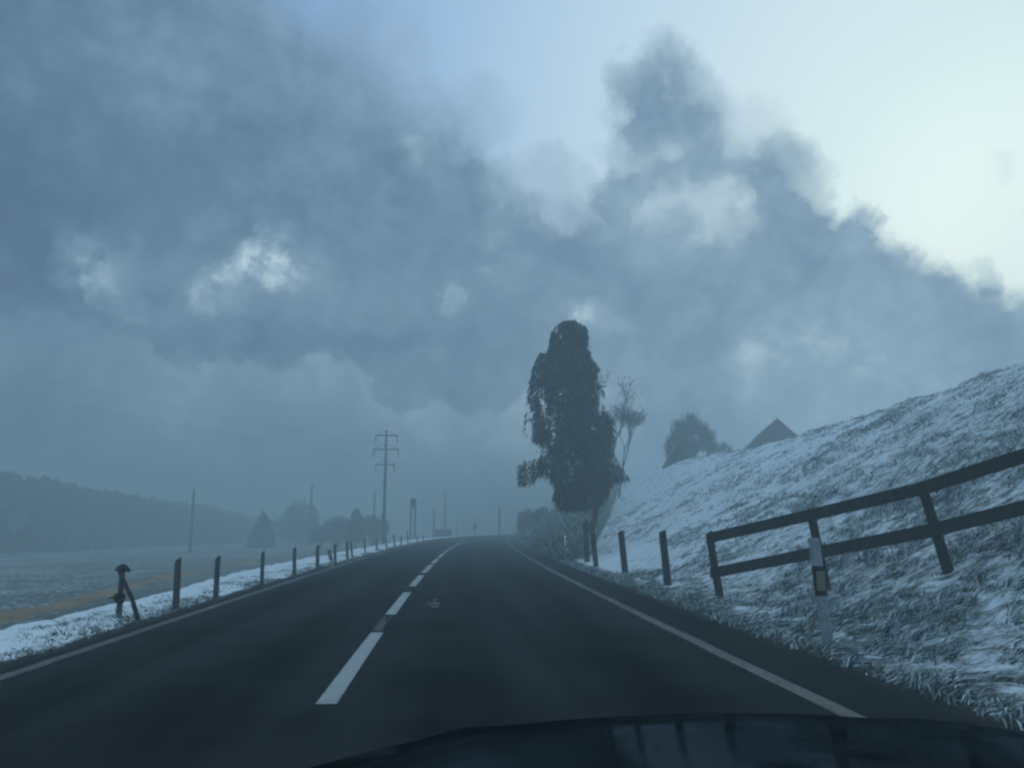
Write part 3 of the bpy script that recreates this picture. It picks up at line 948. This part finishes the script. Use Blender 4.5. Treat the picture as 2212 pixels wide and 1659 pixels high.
# ------------------------------------------------------------------ delineators
def delineator(x_base, D, label, top_z=1.08, lean=(0, 0), refl=(.59, .79), mirror=True, tilt=0.60):
    p = at(x_base, 1250, D)
    gz = Hf(p[0], D)
    root = tag(empty("delineator_post", (p[0], D, gz)), label, "delineator", "white roadside delineators")

    def sect(z0, z1, g, n=6):
        V, F = [], []
        pr = [(-.055, -.03), (-.03, -.045), (.03, -.045), (.055, -.03), (.03, .05), (-.03, .05)]
        zs = [z0, (z0+z1)/2, z1]
        for z in zs:
            t = z/top_z
            for a, c in pr: V.append((a*g+lean[0]*t, c*g+lean[1]*t, z))
        for i in range(2):
            for k in range(n): a = i*n+k; c = i*n+(k+1) % n; F.append((a, c, c+n, a+n))
        F.append(tuple(range(n))[::-1]); F.append(tuple(2*n+k for k in range(n)))
        return V, F
    V, F = sect(-.2, top_z, 1.0)
    link("post", pymesh("post", V, F), plastic_white, root)
    V, F = sect(refl[0]-.05, refl[1]+.05, 1.06)
    band = link("black_band", pymesh("black_band", V, F), plastic_black, root)
    t = (refl[0]+refl[1])/2/top_z
    hz = (refl[1]-refl[0])/2; zc = (refl[0]+refl[1])/2
    w = .026 if mirror else .042
    V, F = [], []
    n = 7 if mirror else 1
    for q in range(n):                      # stacked mirror facets, tilted up so bright sky stands in for headlight glow
        z0 = zc-hz+2*hz*q/n; z1 = zc-hz+2*hz*(q+1)/n
        yo = -math.tan(tilt)*(z1-z0) if mirror else -.006
        o = len(V)
        for a, y, z in ((-w, -.052+yo, z0), (w, -.052+yo, z0), (w, -.052, z1), (-w, -.052, z1), (-w, -.044, z0), (w, -.044, z0), (w, -.044, z1), (-w, -.044, z1)):
            if not mirror and z == z1 and y == -.052: y = -.058
            V.append((a+lean[0]*t, y+lean[1]*t, z))
        F += [tuple(o+i for i in f) for f in ((0, 1, 2, 3), (0, 4, 5, 1), (1, 5, 6, 2), (3, 7, 4, 0))]
    F.append(tuple(len(V)-8+i for i in (2, 6, 7, 3)))
    link("reflector", pymesh("reflector", V, F), reflector_mat if mirror else amber_mat, band)
    return root


delineator(1779, 8.0, "near white delineator with black band and yellowish reflector before the rail fence", 1.09, (-.085, 0), (.575, .765), mirror=False)
delineator(1221, 28.6, "delineator with bright reflector on the right bank left of the big tree", .98, (0, 0), (.52, .86))
delineator(1141, 50.5, "small distant delineator with bright reflector near the bend", .95, (-.03, 0), (.42, .86))
delineator(719, 25.6, "small black and white delineator leaning over on the left verge", .62, (-.16, 0), (.34, .50), mirror=False)

# ------------------------------------------------------------------ the car's bonnet
car_paint, nt, b = material("midnight_car_paint", .10, .5)
b.inputs["Base Color"].default_value = (.004, .006, .010, 1)
tcn = nt.add("ShaderNodeTexCoord"); nn = nt.noise(tcn.outputs["Object"], 9, 5)
nt.put(b.inputs["Roughness"], nt.step(nn.outputs[0], .3, .7, .07, .16))
gl = nt.add("ShaderNodeBsdfGlossy"); gl.inputs["Color"].default_value = (.105, .128, .142, 1)
nt.put(gl.inputs["Roughness"], nt.step(nn.outputs[0], .3, .7, .06, .14))
df = nt.add("ShaderNodeBsdfDiffuse"); df.inputs["Color"].default_value = (.006, .008, .011, 1)
ms = nt.add("ShaderNodeMixShader"); fr = nt.add("ShaderNodeLayerWeight"); fr.inputs["Blend"].default_value = .35
nt.put(ms.inputs[0], nt.step(fr.outputs["Facing"], .2, .95, .15, .95)); nt.l.new(df.outputs[0], ms.inputs[1]); nt.l.new(gl.outputs[0], ms.inputs[2])
nt.l.new(ms.outputs[0], [q for q in nt.n if q.type == "OUTPUT_MATERIAL"][0].inputs[0])

rubber = simple("tyre_rubber", (.008, .008, .008, 1), (.018, .018, .018, 1), 12, .8, .2)
alloy = simple("wheel_alloy", (.25, .26, .27, 1), (.4, .41, .42, 1), 6, .4, .5)
lamp_glass = simple("lamp_glass", (.08, .09, .10, 1), (.14, .15, .16, 1), 6, .1, .5)
XC, HW = .55, .92
car = tag(empty("car", (XC, 1.0, 0)), "dark blue car bonnet reflecting the roadside at the bottom of the view", "car")
na, nb_ = 61, 46
aa = np.linspace(-1, 1, na); bb = np.linspace(0, 1, nb_)
Yl = np.interp(bb, [0, .75, 1], [-.42, .92, 1.20])
PH_ = np.zeros((nb_, na, 3))


def hood_z(a, y):
    zc = np.interp(y, [-.5, -.1, .3, .6, .85, 1.0, 1.1, 1.2], [1.025, .982, .928, .887, .848, .805, .755, .65])
    sideb = .085*np.abs(a)**2.3 + .10*np.clip(np.abs(a)-.9, 0, 1)*8*np.clip(np.abs(a)-.9, 0, 1)
    ridge = .010*np.exp(-((np.abs(a)-.55)/.07)**2)
    return zc - sideb + ridge


for i, y in enumerate(Yl):
    yb = y - .14*np.abs(aa)**2.5*np.interp(y, [-.4, .4, 1.2], [0, .5, 1.4])
    PH_[i] = np.stack([aa*HW, yb, hood_z(aa, np.full(na, y))], -1)
hood = link("hood", grid_mesh("hood", PH_), car_paint, car)
md = hood.modifiers.new("smooth", "SUBSURF"); md.levels = 1; md.render_levels = 1
# front shell under the bonnet: wings, nose and bumper
V, F = [], []
ring = [(PH_[i, 0] + np.array([-.004, 0, -.012])) for i in range(nb_)] + [PH_[-1, j] + np.array([0, .004, -.012]) for j in range(1, na-1)] + [PH_[i, -1]+np.array([.004, 0, -.012]) for i in range(nb_-1, -1, -1)]
lev = [(1.0, 0), (.985, -.05), (1.0, .0), (1.03, 0), (1.02, 0)]
zl = [None, None, .58, .42, .24]
nr = len(ring)
for k, (g, dz) in enumerate(lev):
    for p in ring:
        z = p[2]+dz if zl[k] is None else min(zl[k], p[2]-.08-.02*k)
        yb = p[1] if p[1] < .8 else .8+(p[1]-.8)*(1+.16*k)
        V.append((p[0]*g, yb, z))
for k in range(4):
    for i in range(nr-1): F.append((k*nr+i, k*nr+i+1, (k+1)*nr+i+1, (k+1)*nr+i))
link("body", pymesh("body", V, F, True), car_paint, car)
for sg in (-1, 1):
    V, F = tube_geo([(sg*.70, 1.235, .64), (sg*.70, 1.285, .64)], [.11, .085], 16)
    V = [((v[0]-sg*.70)*1.5+sg*.66, v[1]-.05-.10*abs(v[0])/1.0*.6, (v[2]-.64)*.75+.60) for v in V]
    link("headlight", pymesh("headlight", V, F), lamp_glass, car)
    wh = empty("wheel", (0, 0, 0)); wh.parent = car; wh.location = (sg*.80, .45, .31)
    V, F = [], []
    tube_geo([(-.11, 0, 0), (-.09, 0, 0), (.09, 0, 0), (.11, 0, 0)], [.27, .31, .31, .27], 28, V, F)
    link("tyre", pymesh("tyre", V, F, True), rubber, wh)
    V, F = tube_geo([(sg*.108, 0, 0), (sg*.125, 0, 0), (sg*.118, 0, 0)], [.205, .19, .05], 20)
    link("rim", pymesh("rim", V, F, True), alloy, wh)

# ------------------------------------------------------------------ haze
HZ = .0136
V, F = box_geo((60, 480, 0), 3400, 2200, 1)
V = [np.array([v[0], v[1], -4.5 if v[2] < 0 else 10.6]) for v in V]
hm = bpy.data.materials.new("haze"); hm.use_nodes = True
hm.node_tree.nodes.clear(); nt = NT(hm.node_tree)
out = nt.add("ShaderNodeOutputMaterial"); pv = nt.add("ShaderNodeVolumePrincipled")
pv.inputs["Color"].default_value = (.68, .79, .80, 1)
pv.inputs["Density"].default_value = HZ
pv.inputs["Density Attribute"].default_value = ""
pv.inputs["Temperature Attribute"].default_value = ""
pv.inputs["Color Attribute"].default_value = ""
pv.inputs["Anisotropy"].default_value = .1
nt.l.new(pv.outputs[0], out.inputs["Volume"])
tag(link("haze", pymesh("haze", V, F), hm), kind="stuff")

# ------------------------------------------------------------------ sky
SUN_EL, SUN_AZ = math.radians(20), math.radians(33)   # azimuth measured from +Y towards +X
w = bpy.data.worlds.new("World"); scene.world = w; w.use_nodes = True
w.node_tree.nodes.clear(); nt = NT(w.node_tree)
out = nt.add("ShaderNodeOutputWorld"); bg = nt.add("ShaderNodeBackground")
nt.l.new(bg.outputs[0], out.inputs[0])
tc = nt.add("ShaderNodeTexCoord"); dirn = tc.outputs["Generated"]
sx = nt.add("ShaderNodeSeparateXYZ"); nt.l.new(dirn, sx.inputs[0])
yy_ = nt.math("MAXIMUM", sx.outputs[1], .12)
u0 = nt.math("DIVIDE", sx.outputs[0], yy_); v0 = nt.math("DIVIDE", sx.outputs[2], yy_)
na_ = nt.noise(dirn, 5.5, 7, .58); nb2 = nt.noise(dirn, 2.2, 4, .5); nc_ = nt.noise(dirn, 15, 6, .6)
sca = nt.add("ShaderNodeSeparateColor"); nt.l.new(na_.outputs["Color"], sca.inputs[0])
scc = nt.add("ShaderNodeSeparateColor"); nt.l.new(nc_.outputs["Color"], scc.inputs[0])


def warp(base, ch, amp, amp2):
    a = nt.math("MULTIPLY_ADD", nt.math("SUBTRACT", sca.outputs[ch], .5), amp, base)
    return nt.math("MULTIPLY_ADD", nt.math("SUBTRACT", scc.outputs[ch], .5), amp2, a)


nd_ = nt.noise(dirn, 38, 5, .6)
scd = nt.add("ShaderNodeSeparateColor"); nt.l.new(nd_.outputs["Color"], scd.inputs[0])
u = nt.math("MULTIPLY_ADD", nt.math("SUBTRACT", scd.outputs[0], .5), .024, warp(u0, 0, .13, .10))
v = nt.math("MULTIPLY_ADD", nt.math("SUBTRACT", scd.outputs[1], .5), .024, warp(v0, 1, .13, .10))


def uv(x, y):
    d = ray(x, y); return d[0]/d[1], d[2]/d[1]


# outline of the cloud bank in direction space
edge = [(-2500, -1500), (-900, -900), (300, -260), (560, -60), (640, 20), (720, 150), (840, 215), (960, 270), (1080, 365), (1180, 450), (1260, 420), (1340, 410), (1420, 470), (1500, 480), (1570, 520), (1640, 450), (1770, 450), (1880, 500), (2000, 545), (2090, 605), (2212, 640), (2500, 720), (3200, 860)]
U0, U1, V0, V1 = -1.6, 1.6, -.2, 2.0


def outline(pixels, uu):
    E = [uv(*p) for p in pixels]
    fc = nt.add("ShaderNodeFloatCurve"); cu = fc.mapping.curves[0]
    pp = [(min(max((a-U0)/(U1-U0), 0), 1), min(max((c-V0)/(V1-V0), 0), 1)) for a, c in E]
    pp = [q for i, q in enumerate(pp) if i == 0 or q[0] > pp[i-1][0]+1e-4]
    while len(cu.points) < len(pp): cu.points.new(.5, .5)
    for q, pnt in zip(pp, cu.points): pnt.location = q; pnt.handle_type = "VECTOR"
    fc.mapping.update()
    nt.l.new(nt.math("DIVIDE", nt.math("SUBTRACT", uu, U0), U1-U0, clamp=True), fc.inputs["Value"])
    return nt.math("MULTIPLY_ADD", fc.outputs[0], V1-V0, V0)


ve = outline(edge, u)
dv = nt.math("SUBTRACT", ve, v)
soft = nt.step(u0, -.22, .20, .10, .034)
dens = nt.step(dv, nt.math("MULTIPLY", soft, -1.0), nt.math("MULTIPLY", soft, 1.0))


def blob(x, y, rx, ry, p=1.0, uu=None, vv_=None):
    a, c = uv(x, y); ru = abs(uv(x+rx, y)[0]-a); rv = abs(uv(x, y+ry)[1]-c)
    e = nt.math("POWER", nt.math("DIVIDE", nt.math("SUBTRACT", u if uu is None else uu, a), ru), 2.0)
    # POWER of a negative base: square by multiplying instead
    t1 = nt.math("DIVIDE", nt.math("SUBTRACT", u, a), ru); t2 = nt.math("DIVIDE", nt.math("SUBTRACT", v, c), rv)
    r2 = nt.math("ADD", nt.math("MULTIPLY", t1, t1), nt.math("MULTIPLY", t2, t2))
    return nt.math("MULTIPLY", nt.step(r2, 0.0, 1.0, 1.0, 0.0), p)


def total(bl):
    r = bl[0]
    for q in bl[1:]: r = nt.math("ADD", r, q)
    return r


plume = nt.math("MULTIPLY", nt.step(nt.math("MULTIPLY_ADD", nd_.outputs[0], .35, nt.math("MULTIPLY", nc_.outputs[0], .65)), .30, .66, .65, .98), total([
    blob(1440, 190, 165, 150, 1.2), blob(1460, 320, 180, 130, .85), blob(1600, 300, 170, 130, .45), blob(1700, 400, 120, 150, .75), blob(1350, 400, 90, 70, .8), blob(1540, 420, 210, 110, .62),
    blob(1860, 490, 60, 70, .7), blob(2160, 345, 40, 30, .16), blob(1190, 380, 130, 80, .42), blob(1030, 250, 120, 110, .35), blob(2130, 590, 60, 60, .6), blob(820, 90, 180, 160, .45)]))
dens = nt.math("ADD", dens, plume, clamp=True)
front = nt.step(sx.outputs[1], .02, .22)
dback = nt.step(nb2.outputs[0], .40, .60, .55, 1.0)
mixd = nt.add("ShaderNodeMix"); nt.put(mixd.inputs[0], front); nt.put(mixd.inputs[2], dback); nt.put(mixd.inputs[3], dens)
dens = mixd.outputs[0]

# clear sky: blue away from the glow, pale mint towards it, over the Nishita sky
gd = ray(2330, 520); gd = gd/np.linalg.norm(gd)
dot = nt.vmath("DOT_PRODUCT", dirn, tuple(gd))
clear = nt.ramp(nt.math("MULTIPLY_ADD", dot, .5, .5), [(0.0, lin(112, 145, 190)), (.70, lin(118, 152, 198)), (.82, lin(136, 172, 214)), (.885, lin(165, 199, 230)), (.92, lin(186, 216, 238)), (.966, lin(210, 234, 243)), (.985, lin(212, 240, 243)), (.997, lin(226, 251, 249))])
sky = nt.add("ShaderNodeTexSky", sky_type="NISHITA", sun_disc=False)
sky.sun_elevation = SUN_EL; sky.sun_rotation = SUN_AZ
nis = nt.vmath("SCALE", sky.outputs[0], scale=.010)
clear = nt.vmath("ADD", clear, nis)

# cloud tone: darker to the left, paler towards the glow, billows from noise
bil = nt.math("ABSOLUTE", nt.math("SUBTRACT", nc_.outputs[0], .5))
tone = nt.math("MULTIPLY_ADD", nt.math("SUBTRACT", na_.outputs[0], .5), .75, nt.step(dot, .35, .99, .20, .62))
tone = nt.math("MULTIPLY_ADD", nt.math("SUBTRACT", nb2.outputs[0], .5), .35, tone)
tone = nt.math("MULTIPLY_ADD", nt.math("SUBTRACT", bil, .09), .7, tone)
tone = nt.math("MULTIPLY_ADD", nt.math("SUBTRACT", nd_.outputs[0], .5), .16, tone)
rag = nt.step(nt.math("MULTIPLY_ADD", nd_.outputs[0], .4, nt.math("MULTIPLY", nc_.outputs[0], .6)), .38, .62, .12, 1.0)
lights = nt.math("MULTIPLY", rag, total([blob(190, 585, 150, 110, .30), blob(215, 640, 80, 80, .26), blob(620, 560, 130, 90, .40), blob(590, 590, 150, 80, .25), blob(490, 645, 80, 65, .34), blob(962, 665, 50, 60, .42), blob(1245, 648, 75, 42, .26), blob(1300, 680, 120, 40, .18), blob(350, 680, 160, 60, .14), blob(950, 330, 120, 100, .16), blob(1130, 600, 120, 60, .14), blob(1720, 760, 140, 60, .09), blob(1850, 800, 420, 160, .08)]))
# a pale puffy bank low on the left, shaded again towards its foot
puff = outline([(-3000, 500), (-600, 620), (100, 690), (330, 745), (430, 815), (490, 800), (600, 792), (690, 782), (760, 790), (830, 838), (880, 868), (930, 845), (975, 880), (1020, 858), (1080, 880), (1130, 872), (1300, 800), (1500, 760), (1800, 800), (3000, 900)], u)
dp = nt.math("SUBTRACT", puff, v)
bank = nt.math("MULTIPLY", nt.step(dp, -.006, .012), nt.step(dp, .0, .16, 1.0, .0))
bank = nt.math("MULTIPLY", bank, nt.math("MULTIPLY", nt.step(u0, -.62, -.25, .04, .24), nt.step(u0, .05, .30, 1.0, .2)))
lights = nt.math("ADD", lights, bank)
darks = total([blob(520, 400, 420, 190, .12), blob(860, 480, 330, 160, .08), blob(1450, 220, 100, 90, .16), blob(1120, 540, 260, 110, .08), blob(40, 420, 260, 340, .12), blob(1650, 640, 300, 120, .08), blob(600, 735, 330, 60, .08)])
tone = nt.math("SUBTRACT", nt.math("ADD", tone, lights), darks)
cloud = nt.ramp(tone, [(0.0, lin(84, 112, 139)), (.25, lin(105, 135, 161)), (.5, lin(129, 159, 183)), (.75, lin(157, 187, 206)), (1.0, lin(202, 226, 236))])
sky_col = nt.mix(dens, clear, cloud)
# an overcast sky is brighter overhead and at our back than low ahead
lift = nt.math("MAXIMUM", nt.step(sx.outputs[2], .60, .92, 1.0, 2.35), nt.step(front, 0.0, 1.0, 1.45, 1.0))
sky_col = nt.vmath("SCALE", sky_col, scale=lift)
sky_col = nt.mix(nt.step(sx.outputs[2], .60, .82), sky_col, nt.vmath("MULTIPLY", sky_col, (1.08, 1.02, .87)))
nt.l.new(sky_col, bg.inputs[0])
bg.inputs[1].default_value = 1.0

sun = bpy.data.lights.new("sun", "SUN"); so = bpy.data.objects.new("sun", sun); COL.objects.link(so)
sun.energy = .12; sun.angle = math.radians(25); sun.color = (1, .97, .90)
dv_ = Vector((math.sin(SUN_AZ)*math.cos(SUN_EL), math.cos(SUN_AZ)*math.cos(SUN_EL), math.sin(SUN_EL)))
so.rotation_euler = dv_.to_track_quat("Z", "Y").to_euler()

# ------------------------------------------------------------------ render settings
vs = scene.view_settings
scene.display_settings.display_device = "sRGB"
vs.view_transform = "Standard"; vs.look = "None"; vs.exposure = 0.0; vs.gamma = 1.0; vs.use_curve_mapping = False
scene.render.engine = "CYCLES"
c = scene.cycles
c.max_bounces = 6; c.diffuse_bounces = 3; c.glossy_bounces = 3; c.volume_bounces = 2; c.transparent_max_bounces = 8
c.use_denoising = True
c.filter_width = 2.5
c.sample_clamp_indirect = 4.0
